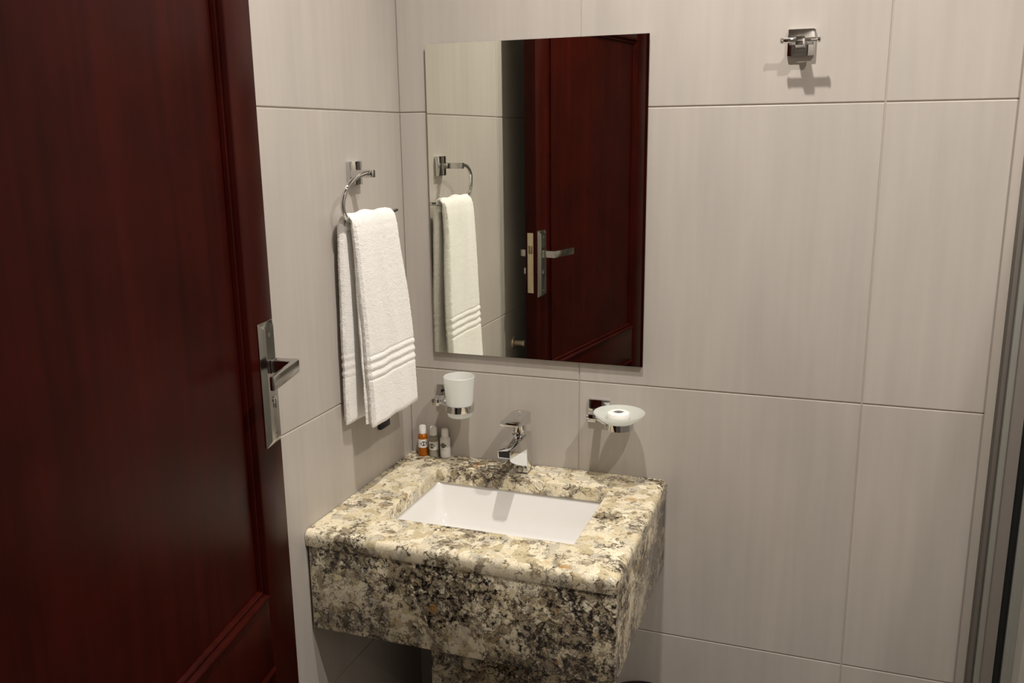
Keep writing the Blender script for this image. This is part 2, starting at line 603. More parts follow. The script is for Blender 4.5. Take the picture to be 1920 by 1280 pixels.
# local X of the left wall runs along +Y (from the front to the corner), so that its -Y is the room's +X
tiled_wall('wall_left', (0, 0, 0), math.pi / 2, [FRONT_Y, -1.2567, -0.655, 0.004], Z_JOINTS)
tiled_wall('wall_right', (ROOM_R, 0, 0), -math.pi / 2, [0.0, 0.6017, 1.2034, -FRONT_Y], Z_JOINTS)
DOOR_X0, DOOR_X1, DOOR_TOP = 0.245, 1.165, 2.075
fw = tiled_wall('wall_front', (ROOM_R, FRONT_Y, 0), math.pi,
                [0.0, 0.49, ROOM_R - DOOR_X1, ROOM_R - DOOR_X0, ROOM_R],
                [0.0, 0.4025, 1.0025, 1.6025, DOOR_TOP, CEIL],
                holes=[(ROOM_R - DOOR_X1, ROOM_R - DOOR_X0, 0.0, DOOR_TOP)])
tag(box('floor', (-0.18, -3.46, -0.06), (ROOM_R + 0.18, 0.12, 0.0), FLOOR), kind='structure')
tag(box('ceiling', (-0.18, -3.46, CEIL), (ROOM_R + 0.18, 0.12, CEIL + 0.06), PLASTER), kind='structure')
tag(box('wall_corridor', (-0.12, -3.46, 0.0), (ROOM_R + 0.12, -3.4, CEIL), CORRIDOR), kind='structure')
tag(box('wall_corridor_left', (-0.18, -3.46, 0.0), (-0.12, FRONT_Y - 0.12, CEIL), CORRIDOR), kind='structure')
tag(box('wall_corridor_right', (ROOM_R + 0.12, -3.46, 0.0), (ROOM_R + 0.18, FRONT_Y - 0.12, CEIL), CORRIDOR), kind='structure')
# dark timber lining of the doorway
bm = bmesh.new()
add_box(bm, (DOOR_X0, FRONT_Y - 0.135, 0), (DOOR_X0 + 0.018, FRONT_Y + 0.003, DOOR_TOP), 0.002)
add_box(bm, (DOOR_X1 - 0.03, FRONT_Y - 0.135, 0), (DOOR_X1, FRONT_Y + 0.012, DOOR_TOP), 0.002)
add_box(bm, (DOOR_X0, FRONT_Y - 0.135, DOOR_TOP - 0.03), (DOOR_X1, FRONT_Y + 0.003, DOOR_TOP), 0.002)
tag(bm_obj('trim_1', bm, WOOD), kind='structure')

# ------------------------------------------------------------------ ceiling downlights
for i, ((lx, ly), power) in enumerate(LAMPS):
    d = thing('downlight', ['round recessed downlight in the ceiling above the granite basin',
                            'round recessed downlight in the ceiling close to the shower screen',
                            'unseen fill downlight added in the corridor ceiling outside the door'][i], 'ceiling light',
              (lx, ly, CEIL), group='ceiling downlights')
    lathe('trim_ring', [(0.030, -0.001), (0.031, -0.006), (0.042, -0.005), (0.045, 0.0), (0.045, 0.002), (0.030, 0.002)], CHROME, d, close=True)
    lathe('lens', [(0.0, -0.0015), (0.030, -0.0015), (0.030, 0.002), (0.0, 0.002)], emissive('lamp_lens', LAMP_COLOR, 6.0), d)
    ld = bpy.data.lights.new('downlight_lamp', 'SPOT')
    ld.energy = power
    ld.color = LAMP_COLOR
    ld.shadow_soft_size = 0.022
    ld.spot_size = math.radians(147)
    ld.spot_blend = 1.0
    lo = bpy.data.objects.new('lamp', ld)
    COL.objects.link(lo)
    lo.parent = d
    lo.location = (0, 0, -0.03)

# ------------------------------------------------------------------ the open mahogany door
DW, DT, DH = 0.872, 0.038, 2.035
door = thing('door_1', 'open dark mahogany panel door with a chrome lever handle', None, (0.106, -0.694, 0.0),
             math.atan2(-0.98462, 0.17472))
door['kind'] = 'structure'
# local: X from the lock edge to the hinge edge, Y = 0 is the room face, +Y into the room
ST = 0.090
P_X0, P_X1 = ST, DW - ST - 0.002
UP_Z0, UP_Z1 = 0.818, 1.885
LO_Z0, LO_Z1 = 0.215, 0.692
for x0, x1 in ((0, P_X0), (P_X1, DW)):
    box('stile', (x0, -DT, 0.008), (x1, 0, DH), WOOD, door, 0.0012)
for z0, z1 in ((0.008, LO_Z0), (LO_Z1, UP_Z0), (UP_Z1, DH)):
    box('rail', (P_X0, -DT, z0), (P_X1, 0, z1), WOOD, door, 0.0006)


def moulding(z0, z1, side):
    prof = [(0.0, -0.001), (0.001, 0.004), (0.004, 0.0058), (0.007, 0.005), (0.010, 0.0005), (0.0115, -0.003),
            (0.0135, -0.0022), (0.016, -0.0006), (0.0185, -0.0016), (0.021, -0.006), (0.0215, -0.010), (0.0, -0.010)]
    bm = bmesh.new()
    rings = []
    for o, h in prof:
        y = h if side > 0 else -DT - h
        rings.append([bm.verts.new((P_X0 + o, y, z0 + o)), bm.verts.new((P_X1 - o, y, z0 + o)),
                      bm.verts.new((P_X1 - o, y, z1 - o)), bm.verts.new((P_X0 + o, y, z1 - o))])
    for a, b in zip(rings, rings[1:] + rings[:1]):
        for k in range(4):
            bm.faces.new((a[k], a[(k + 1) % 4], b[(k + 1) % 4], b[k]))
    return bm_obj('moulding', bm, WOOD, door)


for z0, z1 in ((UP_Z0, UP_Z1), (LO_Z0, LO_Z1)):
    box('panel', (P_X0, -DT + 0.0075, z0), (P_X1, -0.0075, z1), WOOD, door)
    moulding(z0, z1, 1)
    moulding(z0, z1, -1)


def lever_handle(side):
    """lever set: bevelled backplate, square boss, L-shaped lever, keyhole, screws"""
    h = bpy.data.objects.new('lever_handle', None)
    COL.objects.link(h)
    h.parent = door
    h['label'] = 'chrome lever handle on a bevelled backplate'
    f = (lambda y: y) if side > 0 else (lambda y: -DT - y)
    pr = 1.0 if side > 0 else 0.62
    x0, x1, z0, z1 = 0.0065, 0.0585, 1.0615, 1.2655
    bm = bmesh.new()
    R = []
    for ins, y in ((0, 0.0002), (0, 0.002), (0.010, 0.0085)):
        R.append([bm.verts.new((x0 + ins, f(y), z0 + ins)), bm.verts.new((x1 - ins, f(y), z0 + ins)),
                  bm.verts.new((x1 - ins, f(y), z1 - ins)), bm.verts.new((x0 + ins, f(y), z1 - ins))])
    for a, b in zip(R, R[1:]):
        for k in range(4):
            bm.faces.new((a[k], a[(k + 1) % 4], b[(k + 1) % 4], b[k]))
    bm.faces.new(R[-1])
    bm.faces.new(R[0])
    bmesh.ops.bevel(bm, geom=bm.edges[:], offset=0.0007, segments=2, profile=0.5, affect='EDGES')
    bm_obj('backplate', bm, SATIN, h, smooth=True)
    cx, cz = 0.0325, 1.1945
    ys = sorted((f(0.008), f(0.014)))
    box('boss', (cx - 0.011, ys[0], cz - 0.011), (cx + 0.011, ys[1], cz + 0.011), SATIN, h, 0.0012)
    # lever: neck straight out from the door, then a flat arm back towards the hinges
    o = 0.053 * pr
    bm = bmesh.new()
    prof = [(cx - 0.009, 0.012), (cx + 0.009, 0.012), (cx + 0.009, o - 0.012), (cx + 0.014, o - 0.008), (cx + 0.105, o + 0.000),
            (cx + 0.108, o + 0.004), (cx + 0.106, o + 0.0085), (cx - 0.004, o + 0.001), (cx - 0.009, o - 0.004)]
    add_prism(bm, [(a, f(b)) for a, b in prof], 'XY', cz - 0.0105, cz + 0.0105, 0.0016)
    bm_obj('lever', bm, SATIN, h, smooth=True)
    for sx, sz in ((cx, 1.2455), (cx, 1.0815)):
        ys = sorted((f(0.0084), f(0.0096)))
        lathe('screw', [(0.0, ys[0]), (0.0032, ys[0]), (0.0028, ys[1]), (0.0, ys[1])], CHROME, h, (sx, 0, sz), 16, 'Y')
    ys = sorted((f(0.0084), f(0.0105)))
    lathe('cylinder_lock', [(0.0, ys[0]), (0.0068, ys[0]), (0.0064, ys[1]), (0.0, ys[1])], CHROME, h, (cx, 0, 1.138), 20, 'Y')
    ys = sorted((f(0.0100), f(0.0107)))
    box('keyhole', (cx - 0.0012, ys[0], 1.124), (cx + 0.0012, ys[1], 1.139), DARK_HOLE, h)
    if side < 0:
        ys = sorted((f(0.009), f(0.022)))
        box('thumb_turn', (cx - 0.004, ys[0], 1.128), (cx + 0.004, ys[1], 1.148), CHROME, h, 0.002)


lever_handle(1)
lever_handle(-1)
# mortice lock forend on the lock edge
lk = box('lock_forend', (-0.0012, -0.030, 1.075), (0.004, -0.0095, 1.260), BRASS, door, 0.0006)
lk['label'] = 'brass-coloured lock plate on the door edge'
prism('latch', [(-0.010, -0.0125), (0.002, -0.0125), (0.002, -0.0265), (-0.0015, -0.0265)], 'XY', 1.196, 1.221, BRASS, lk, 0.0008)
box('deadbolt', (-0.0022, -0.0255, 1.128), (0.002, -0.0140, 1.158), BRASS, lk, 0.0005)
for zz in (1.092, 1.246):
    lathe('screw', [(0.0, -0.0018), (0.0026, -0.0018), (0.003, 0.0), (0.0, 0.0)], BRASS, lk, (0, -0.0198, zz), 14, 'X')
for zz in (0.25, 1.02, 1.80):
    hg = box('hinge', (DW - 0.002, -DT + 0.002, zz - 0.05), (DW + 0.0012, -0.003, zz + 0.05), CHROME, door, 0.0005)
    lathe('hinge_knuckle', [(0.0, -0.052), (0.006, -0.052), (0.006, 0.052), (0.0, 0.052)], CHROME, hg, (DW + 0.003, -DT - 0.004, zz), 16)

# ------------------------------------------------------------------ wall mirror
MX0, MX1, MZ0, MZ1 = 0.0744, 0.5765, 1.0477, 1.7475
mir = thing('wall_mirror', 'rectangular frameless mirror on the tiled wall above the basin', 'mirror', (0, 0, MZ0))
mb = box('backing', (MX0 + 0.001, -0.0085, 0.001), (MX1 - 0.001, -0.0040, MZ1 - MZ0 - 0.001), MIRROR_EDGE, mir)
bm = bmesh.new()
add_box(bm, (MX0, -0.0100, 0), (MX1, -0.0086, MZ1 - MZ0))
mg = bm_obj('glass_pane', bm, MIRROR, mir)
for cx_ in (MX0 + 0.1, MX1 - 0.1):
    for cz_ in (0.1, 0.6):
        box('standoff', (cx_ - 0.02, -0.0041, cz_ - 0.02), (cx_ + 0.02, 0.0, cz_ + 0.02), MIRROR_EDGE, mir)

# ------------------------------------------------------------------ granite basin unit
BT, BB = 0.787, 0.575          # top of the slab, underside of the box
BX1, BY0 = 0.636, -0.490
SLAB = 0.032
van = thing('basin_unit', 'wall-mounted cream and black granite basin unit on a granite pedestal', 'basin', (0, 0, 0))
OX0, OX1, OY0, OY1 = 0.112, 0.524, -0.377, -0.095


def slab_mesh():
    """counter slab with a rounded outer edge and a rectangular cut-out"""
    bm = bmesh.new()
    x0, x1, y0, y1 = 0.001, BX1, BY0, -0.001
    r = 0.013
    prof = []
    for k in range(7):
        a = k / 6 * math.pi / 2
        prof.append((r - r * math.sin(a), -(r - r * math.cos(a))))
    prof.append((0.0, -SLAB + 0.002))
    prof += [(0.002 * (1 - math.cos(k / 3 * math.pi / 2)), -SLAB + 0.002 - 0.002 * math.sin(k / 3 * math.pi / 2)) for k in range(1, 4)]
    n = 5

    def loop(inset, z):
        # front edge and right edge are rounded over; wall sides stay square
        c = 0.010
        X0, X1, Y0, Y1 = x0, x1 - inset, y0 + inset, y1
        pts = [(X0, Y1), (X0, Y0)]
        for k in range(n + 1):
            a = -math.pi / 2 + k / n * math.pi / 2
            pts.append((X1 - c + c * math.cos(a), Y0 + c + c * math.sin(a)))
        pts.append((X1, Y1))
        return [bm.verts.new((px, py, z)) for px, py in pts]
    L_ = [loop(i, BT + z) for i, z in prof]
    for a, b in zip(L_, L_[1:]):
        for k in range(len(a)):
            k2 = (k + 1) % len(a)
            bm.faces.new((a[k], a[k2], b[k2], b[k]))
    # cut-out walls
    top, bot = L_[0], L_[-1]
    e = 0.003

    def hole(z, g):
        return [bm.verts.new(p + (z,)) for p in ((OX0 - g, OY1 + g), (OX0 - g, OY0 - g), (OX1 + g, OY0 - g), (OX1 + g, OY1 + g))]
    H = [hole(BT, e), hole(BT - 0.0012, 0.0008), hole(BT - e, 0.0), hole(BT - SLAB, 0.0)]
    for a, b in zip(H, H[1:]):
        for k in range(4):
            bm.faces.new((a[k], b[k], b[(k + 1) % 4], a[(k + 1) % 4]))
    for outer, inner in ((top, H[0]), (bot, H[-1])):
        m_ = len(outer)
        # outer: 0 back-left, 1 front-left, 2..m-2 front-right arc, m-1 back-right
        bm.faces.new((outer[0], outer[1], inner[1], inner[0]))
        bm.faces.new([outer[1], outer[2], inner[2], inner[1]])
        bm.faces.new(outer[2:m_ - 1] + [inner[2]])
        bm.faces.new([outer[m_ - 2], outer[m_ - 1], inner[3], inner[2]])
        bm.faces.new((outer[m_ - 1], outer[0], inner[0], inner[3]))
    return bm


bm_obj('countertop', slab_mesh(), GRANITE, van, smooth=True)
FT = 0.020
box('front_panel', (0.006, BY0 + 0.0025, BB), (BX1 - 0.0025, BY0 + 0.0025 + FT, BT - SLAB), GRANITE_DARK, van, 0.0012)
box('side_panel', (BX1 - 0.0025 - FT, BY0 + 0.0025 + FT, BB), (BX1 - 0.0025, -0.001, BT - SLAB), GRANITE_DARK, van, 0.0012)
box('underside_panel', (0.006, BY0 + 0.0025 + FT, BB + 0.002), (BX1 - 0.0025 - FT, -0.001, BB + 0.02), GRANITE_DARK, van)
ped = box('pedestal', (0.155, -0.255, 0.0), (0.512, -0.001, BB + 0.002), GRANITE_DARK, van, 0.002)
# undermounted ceramic bowl
bm = bmesh.new()
zc = BT - SLAB


def rrect(x0, x1, y0, y1, z, r, n=5):
    pts = []
    for cx_, cy_, a0 in ((x1 - r, y1 - r, 0), (x0 + r, y1 - r, 90), (x0 + r, y0 + r, 180), (x1 - r, y0 + r, 270)):
        for k in range(n + 1):
            a = math.radians(a0 + 90 * k / n)
            pts.append(bm.verts.new((cx_ + r * math.cos(a), cy_ + r * math.sin(a), z)))
    return pts


g = 0.006
loops = [rrect(OX0 - 0.022, OX1 + 0.022, OY0 - 0.022, OY1 + 0.022, zc - 0.012, 0.03),
         rrect(OX0 - 0.022, OX1 + 0.022, OY0 - 0.022, OY1 + 0.022, zc, 0.03),
         rrect(OX0 - g, OX1 + g, OY0 - g, OY1 + g, zc, 0.016),
         rrect(OX0 - g + 0.003, OX1 + g - 0.003, OY0 - g + 0.003, OY1 + g - 0.003, zc - 0.005, 0.018),
         rrect(OX0 + 0.004, OX1 - 0.004, OY0 + 0.004, OY1 - 0.010, zc - 0.050, 0.024),
         rrect(OX0 + 0.012, OX1 - 0.012, OY0 + 0.010, OY1 - 0.022, zc - 0.088, 0.030),
         rrect(OX0 + 0.022, OX1 - 0.022, OY0 + 0.022, OY1 - 0.034, zc - 0.100, 0.032),
         rrect(OX0 + 0.045, OX1 - 0.045, OY0 + 0.045, OY1 - 0.058, zc - 0.106, 0.030),
         rrect(0.290, 0.346, -0.268, -0.212, zc - 0.112, 0.0275)]
for a, b in zip(loops, loops[1:]):
    for k in range(len(a)):
        bm.faces.new((a[k], a[(k + 1) % len(a)], b[(k + 1) % len(a)], b[k]))
bowl = bm_obj('bowl', bm, CERAMIC, van, smooth=True)
bowl['label'] = 'white ceramic undermounted rectangular bowl'
lathe('drain', [(0.0, 0.004), (0.012, 0.004), (0.020, 0.002), (0.029, 0.0005), (0.031, -0.003), (0.0, -0.003)], CHROME, bowl, (0.318, -0.24, zc - 0.1105))

# ------------------------------------------------------------------ mixer tap
tap = thing('mixer_tap', 'square chrome single-lever mixer tap standing on the granite top', 'tap', (0.304, -0.043, BT))
# local origin at the base centre, spout towards -Y
HW = 0.0215
box('base_flange', (-HW - 0.0015, -0.0265, 0.0), (HW + 0.0015, 0.0135, 0.004), CHROME, tap, 0.0010)
# body with the spout as one side profile
body = [(-0.025, 0.004), (-0.0245, 0.062), (-0.116, 0.0695), (-0.1175, 0.0875), (-0.024, 0.0955), (0.008, 0.0955), (0.012, 0.09), (0.012, 0.004)]
bm = bmesh.new()
add_prism(bm, body, 'YZ', -HW, HW, 0.0)
for v in bm.verts:                       # the spout narrows slightly towards its mouth
    if v.co.y < -0.1:
        v.co.x *= 0.72
bmesh.ops.bevel(bm, geom=bm.edges[:], offset=0.0012, segments=2, profile=0.5, affect='EDGES')
bm_obj('body', bm, CHROME, tap, smooth=True)
prism('spout_mouth', [(-0.0125, 0.0722), (0.0125, 0.0722), (0.0125, 0.0848), (-0.0125, 0.0848)], 'XZ', -0.1182, -0.1165, DARK_HOLE, tap)
lathe('cartridge_neck', [(0.0, 0.095), (0.0185, 0.095), (0.0185, 0.099), (0.0150, 0.101), (0.0150, 0.122), (0.0, 0.122)], CHROME, tap, (0, -0.013, 0), 32)
# lever: a broad plate with a rounded back, thick at the rear
bm = bmesh.new()
out = [(-0.0225, -0.083), (0.0225, -0.083)]
for k in range(0, 9):
    a = k / 8 * math.pi
    out.append((0.0225 * math.cos(a), 0.000 + 0.014 * math.sin(a)))
top_, bot_ = [], []
for x, y in out:
    zt_ = 0.139 + (y + 0.083) * 0.04 + 0.0035 * max(0.0, 1 - ((y + 0.05) / 0.05) ** 2)
    zb_ = 0.1325 if y < -0.05 else 0.117
    top_.append(bm.verts.new((x, y, zt_)))
    bot_.append(bm.verts.new((x, y, zb_)))
bm.faces.new(top_)
bm.faces.new(bot_[::-1])
for k in range(len(out)):
    k2 = (k + 1) % len(out)
    bm.faces.new((top_[k], bot_[k], bot_[k2], top_[k2]))
bmesh.ops.recalc_face_normals(bm, faces=bm.faces)
bmesh.ops.bevel(bm, geom=bm.edges[:], offset=0.0012, segments=2, profile=0.5, affect='EDGES')
bm_obj('lever', bm, CHROME, tap, smooth=True)
lathe('temperature_mark', [(0.0, 0.0), (0.003, 0.0), (0.003, 0.0006), (0.0, 0.0006)], INK_PALE, tap, (0, -0.013, 0.1462), 16)

# ------------------------------------------------------------------ tumbler holder and tumbler


def wall_holder(name, label, cx, cz, ring_c, ring_r, z0, z1):
    h = thing(name, label, 'holder', (cx, 0, cz))
    box('wall_plate', (-0.025, -0.010, -0.024), (0.025, 0.0, 0.024), CHROME, h, 0.0016)
    box('arm', (-0.0085, -0.074, -0.0085), (0.0085, -0.009, 0.0085), CHROME, h, 0.0012)
    lathe('end_knob', [(0.0, -0.0035), (0.0045, -0.0035), (0.005, 0.001), (0.0, 0.001)], CHROME, h, (-0.0095, -0.065, 0.0), 16, 'X')
    zr = (z0 + z1) / 2 - cz
    tube('rod', [(0.008, -0.065, 0.0), (ring_c[0] - ring_r - cx + 0.001, ring_c[1], min(zr, 0.0) if abs(zr) < 0.004 else zr)], 0.0045, CHROME, h)
    t = 0.0022
    lathe('ring_band', [(ring_r, z0 - cz), (ring_r + t, z0 - cz + 0.0006), (ring_r + t, z1 - cz - 0.0006), (ring_r, z1 - cz)], CHROME, h,
          (ring_c[0] - cx, ring_c[1], 0), 48, close=True)
    return h


TUM_C = (0.160, -0.066)
wall_holder('tumbler_holder', 'chrome wall holder carrying the frosted tumbler left of the tap', 0.102, 0.943, TUM_C, 0.0318, 0.926, 0.943)
prof = [(0.0, 0.912), (0.024, 0.912), (0.0275, 0.9145), (0.0288, 0.919), (0.0308, 0.940), (0.0362, 1.008), (0.0352, 1.0092), (0.0342, 1.008),
        (0.0286, 0.940), (0.0264, 0.921), (0.022, 0.918), (0.0, 0.918)]
tb = thing('tumbler', 'frosted glass tumbler held in the chrome ring', 'glass', (TUM_C[0], TUM_C[1], 0.912))
lathe('cup', [(r, z - 0.912) for r, z in prof], FROST, tb, seg=56)

# ------------------------------------------------------------------ soap dish holder, dish, soap
DISH_C = (0.5405, -0.075)
wall_holder('soap_dish_holder', 'chrome wall holder carrying the frosted soap dish right of the tap', 0.4785, 0.940, DISH_C, 0.0300, 0.924, 0.9395)
sd = thing('soap_dish', 'shallow round frosted glass dish under the white soap', 'dish', (DISH_C[0], DISH_C[1], 0.93))
lathe('bowl', [(r, z - 0.93) for r, z in [(0.0, 0.936), (0.026, 0.936), (0.0290, 0.9385), (0.0315, 0.9415), (0.045, 0.9475), (0.0558, 0.9590), (0.0555, 0.9605),
                        (0.0540, 0.9602), (0.0430, 0.9505), (0.030, 0.9455), (0.0, 0.9445)]], FROST_DISH, sd, seg=56)


def emblem(bm_dark, bm_pale, place, s=1.0):
    """round dark badge with a pale ring, a pale lettering band and pointed side wings; place(u, v, h) maps flat to surface"""
    def fan(bm, pts, h):
        vs_ = [bm.verts.new(place(u * s, v * s, h)) for u, v in pts]
        c = bm.verts.new(place(sum(p[0] for p in pts) / len(pts) * s, sum(p[1] for p in pts) / len(pts) * s, h))
        for k in range(len(vs_)):
            bm.faces.new((c, vs_[k], vs_[(k + 1) % len(vs_)]))

    def ringf(bm, r0, r1, h, n=28):
        A = [bm.verts.new(place(r0 * s * math.cos(2 * math.pi * k / n), r0 * s * math.sin(2 * math.pi * k / n), h)) for k in range(n)]
        B = [bm.verts.new(place(r1 * s * math.cos(2 * math.pi * k / n), r1 * s * math.sin(2 * math.pi * k / n), h)) for k in range(n)]
        for k in range(n):
            bm.faces.new((A[k], A[(k + 1) % n], B[(k + 1) % n], B[k]))
    fan(bm_dark, [(1.0 * math.cos(2 * math.pi * k / 28), 1.0 * math.sin(2 * math.pi * k / 28)) for k in range(28)], 0.00010)
    ringf(bm_pale, 0.74, 0.82, 0.00018)
    for sg in (-1, 1):
        fan(bm_dark, [(sg * 0.95, 0.30), (sg * 1.45, 0.0), (sg * 0.95, -0.30)], 0.00010)
        fan(bm_pale, [(sg * 0.42, 0.52), (sg * 0.16, 0.58), (sg * 0.20, 0.34), (sg * 0.50, 0.34)], 0.00018)
        fan(bm_pale, [(sg * 0.12, -0.34), (sg * 0.46, -0.34), (sg * 0.34, -0.56)], 0.00018)
    for k in range(5):
        u = -0.52 + k * 0.26
        fan(bm_pale, [(u - 0.07, -0.15), (u + 0.07, -0.15), (u + 0.07, 0.15), (u - 0.07, 0.15)], 0.00018)


soap = thing('soap_bar', 'small round white soap with a dark emblem lying in the frosted dish', 'soap', (DISH_C[0] - 0.001, DISH_C[1] - 0.002, 0.9452))
lathe('bar', [(0.0, 0.0), (0.019, 0.0), (0.0235, 0.002), (0.0250, 0.006), (0.0250, 0.011), (0.0235, 0.0150), (0.0195, 0.0170), (0.017, 0.0168), (0.0, 0.0168)], SOAP, soap, seg=48)
bd, bp_ = bmesh.new(), bmesh.new()
ca, sa = math.cos(0.33), math.sin(0.33)
emblem(bd, bp_, lambda u, v, h: (u * ca - v * sa, u * sa + v * ca, 0.0168 + h), 0.0092)
em = bm_obj('emblem', bd, INK, soap)
bm_obj('emblem_detail', bp_, INK_PALE, em)

# ------------------------------------------------------------------ three toiletry bottles


def bottle(label, x, y, R, hb, rc, hc, mat, has_label, lab_z, twist):
    t = thing('toiletry_bottle', label, 'bottle', (x, y, BT), group='toiletry bottles in the corner of the basin top')
    lathe('body', [(0.0, 0.0), (R - 0.0015, 0.0), (R, 0.0018), (R, hb - 0.005), (R - 0.0006, hb - 0.0035), (rc - 0.0005, hb), (rc - 0.001, hb + 0.002), (0.0, hb + 0.002)],
          mat, t, seg=40)
    lathe('cap', [(0.0, hb + 0.0008), (rc, hb + 0.0008), (rc + 0.0002, hb + 0.003), (rc - 0.0004, hb + hc - 0.002), (rc - 0.002, hb + hc), (0.0, hb + hc)], CAP, t, seg=32)
    face = math.atan2(CAM.y - y, CAM.x - x) + twist

    def on_cyl(u, v, h, rr=R):
        a = face + u / rr
        return ((rr + 0.0003 + h) * math.cos(a), (rr + 0.0003 + h) * math.sin(a), lab_z + v)
    if has_label:
        bm = bmesh.new()
        n = 30
        hw, hh = R * 1.45, 0.0105
        rows = [[bm.verts.new(on_cyl(-hw + 2 * hw * k / n, v, h)) for k in range(n + 1)] for v, h in ((-hh, -0.0001), (-hh, 0.0), (hh, 0.0), (hh, -0.0001))]
        for a, b in zip(rows, rows[1:]):
            for k in range(n):
                bm.faces.new((a[k], a[k + 1], b[k + 1], b[k]))
        bm_obj('label', bm, LABEL, t, smooth=True)
    bd, bp_ = bmesh.new(), bmesh.new()
    emblem(bd, bp_, lambda u, v, h: on_cyl(u, v, h + 0.00005), 0.0063)
    if not has_label:
        for k in range(7):
            u = -0.0065 + k * 0.0022
            q = [bp_.verts.new(on_cyl(u + a, -0.0115 + b, 0.00012)) for a, b in ((-0.0008, -0.0005), (0.0008, -0.0005), (0.0008, 0.0005), (-0.0008, 0.0005))]
            bp_.faces.new(q)
    e = bm_obj('emblem', bd, INK, t)
    bm_obj('emblem_detail', bp_, INK_PALE, e)


bottle('small amber bottle with a white cap, the one nearest the corner', 0.0400, -0.0200, 0.0123, 0.0555, 0.0088, 0.0205, AMBER, True, 0.0330, 0.10)
bottle('small clear greyish bottle with a white cap, between the amber and white bottles', 0.0680, -0.0180, 0.0120, 0.0535, 0.0088, 0.0215, CLEAR, True, 0.0290, -0.45)
bottle('small opaque white bottle with a white cap, nearest the tap', 0.0975, -0.0165, 0.0125, 0.0520, 0.0086, 0.0200, WHITE_BOTTLE, False, 0.0330, -0.45)

# ------------------------------------------------------------------ robe hook
hk = thing('robe_hook', 'small chrome double robe hook high on the tiled wall right of the mirror', 'hook', (0.871, 0, 1.7165))
box('wall_plate', (-0.0255, -0.011, -0.0255), (0.0255, 0.0, 0.0255), CHROME, hk, 0.0022)
prism('neck', [(-0.010, 0.0115), (-0.056, 0.0085), (-0.0575, -0.0085), (-0.048, -0.0125), (-0.010, -0.0130)], 'YZ', -0.0085, 0.0085, CHROME, hk, 0.0012)
for sg in (-1, 1):
    prof = [(0.0, 0.006), (0.0048, 0.006), (0.0048, 0.029), (0.0042, 0.0305), (0.0056, 0.0325), (0.0056, 0.0352), (0.0040, 0.0366), (0.0, 0.0366)]
    lathe('peg', [(r, sg * h) for r, h in prof], CHROME, hk, (0, -0.049, 0.001), 20, 'X')

# ------------------------------------------------------------------ towel ring and towel
rg = thing('towel_ring', 'open chrome towel ring on a square plate on the left wall', 'towel ring', (0, -0.2275, 1.476))
box('wall_plate', (0.0, -0.0245, -0.0245), (0.011, 0.0245, 0.0245), CHROME, rg, 0.0018)
box('arm', (0.010, -0.0255, -0.0075), (0.060, -0.0105, 0.0075), CHROME, rg, 0.0012)
ring_pts = [(0.0515, -0.2500, 1.4775), (0.0510, -0.268, 1.4772), (0.0495, -0.298, 1.471), (0.0455, -0.328, 1.454), (0.0415, -0.3400, 1.430), (0.0390, -0.3385, 1.409),
            (0.0375, -0.322, 1.390), (0.0368, -0.295, 1.3825), (0.0362, -0.20, 1.3825), (0.0345, -0.130, 1.3880), (0.0335, -0.1000, 1.3905)]
tube('ring', [Vector(p) - Vector((0, -0.2275, 1.476)) for p in catmull(ring_pts, 8)], 0.0048, CHROME, rg, 18)

tw = thing('hand_towel', 'folded white hand towel hanging over the chrome ring', 'towel', (0, 0, 0))


def smooth01(t):
    t = max(0.0, min(1.0, t))
    return t * t * (3 - 2 * t)


def ribbon(bm, path_fn, nu, nv, thick, ybounds, bands, rough=0.0, seed=1):
    """path_fn(u) -> (x, z, nx, nz): centre line in the XZ plane with outward normal; a rounded slab around it"""
    rnd = random.Random(seed)
    ph = [rnd.uniform(0, 6.28) for _ in range(6)]
    rows = []
    for i in range(nu + 1):
        u = i / nu
        x, z, nx, nz = path_fn(u)
        y0, y1 = ybounds(u, z)
        tk = thick(u) * 0.5
        band = bands(u)
        row = []
        m_ = 4
        # outer face left to right, then the inner face back
        for k in range(nv + 1):
            v = k / nv
            e = min(v, 1 - v) * (y1 - y0) / (tk * 1.0)
            rd = math.sqrt(max(0.0, 1 - (1 - min(1.0, e)) ** 2))
            wr = 0.0016 * math.sin(9 * v + 5 * u + ph[0]) + 0.0012 * math.sin(17 * v - 7 * u + ph[1])
            y = y0 + (y1 - y0) * v + 0.001 * math.sin(40 * u + ph[2]) * (1 if v < 0.5 else -1) * 0.6 + rnd.uniform(-1, 1) * 0.0005
            off = tk * (0.12 + 0.88 * rd) * (1 + band) + wr * min(1, e) + rnd.uniform(-1, 1) * 0.00035
            row.append((x + nx * off, y + (v - 0.5) * 0.006 * band, z + nz * off))
        for k in range(nv, -1, -1):
            v = k / nv
            e = min(v, 1 - v) * (y1 - y0) / (tk * 1.0)
            rd = math.sqrt(max(0.0, 1 - (1 - min(1.0, e)) ** 2))
            wr = 0.0016 * math.sin(9 * v + 5 * u + ph[0]) + 0.0012 * math.sin(17 * v - 7 * u + ph[1])
            y = y0 + (y1 - y0) * v + 0.001 * math.sin(40 * u + ph[2]) * (1 if v < 0.5 else -1) * 0.6 + rnd.uniform(-1, 1) * 0.0005
            off = -tk * (0.12 + 0.88 * rd) * (1 + band * 0.4) + wr * min(1, e)
            row.append((x + nx * off, y + (v - 0.5) * 0.006 * band, z + nz * off))
        rows.append([bm.verts.new(p) for p in row])
    for a, b in zip(rows, rows[1:]):
        for k in range(len(a)):
            k2 = (k + 1) % len(a)
            bm.faces.new((a[k], a[k2], b[k2], b[k]))
    for end in (rows[0], rows[-1]):
        n2 = len(end) // 2
        for k in range(n2 - 1):
            bm.faces.new((end[k], end[k + 1], end[len(end) - 2 - k], end[len(end) - 1 - k]))


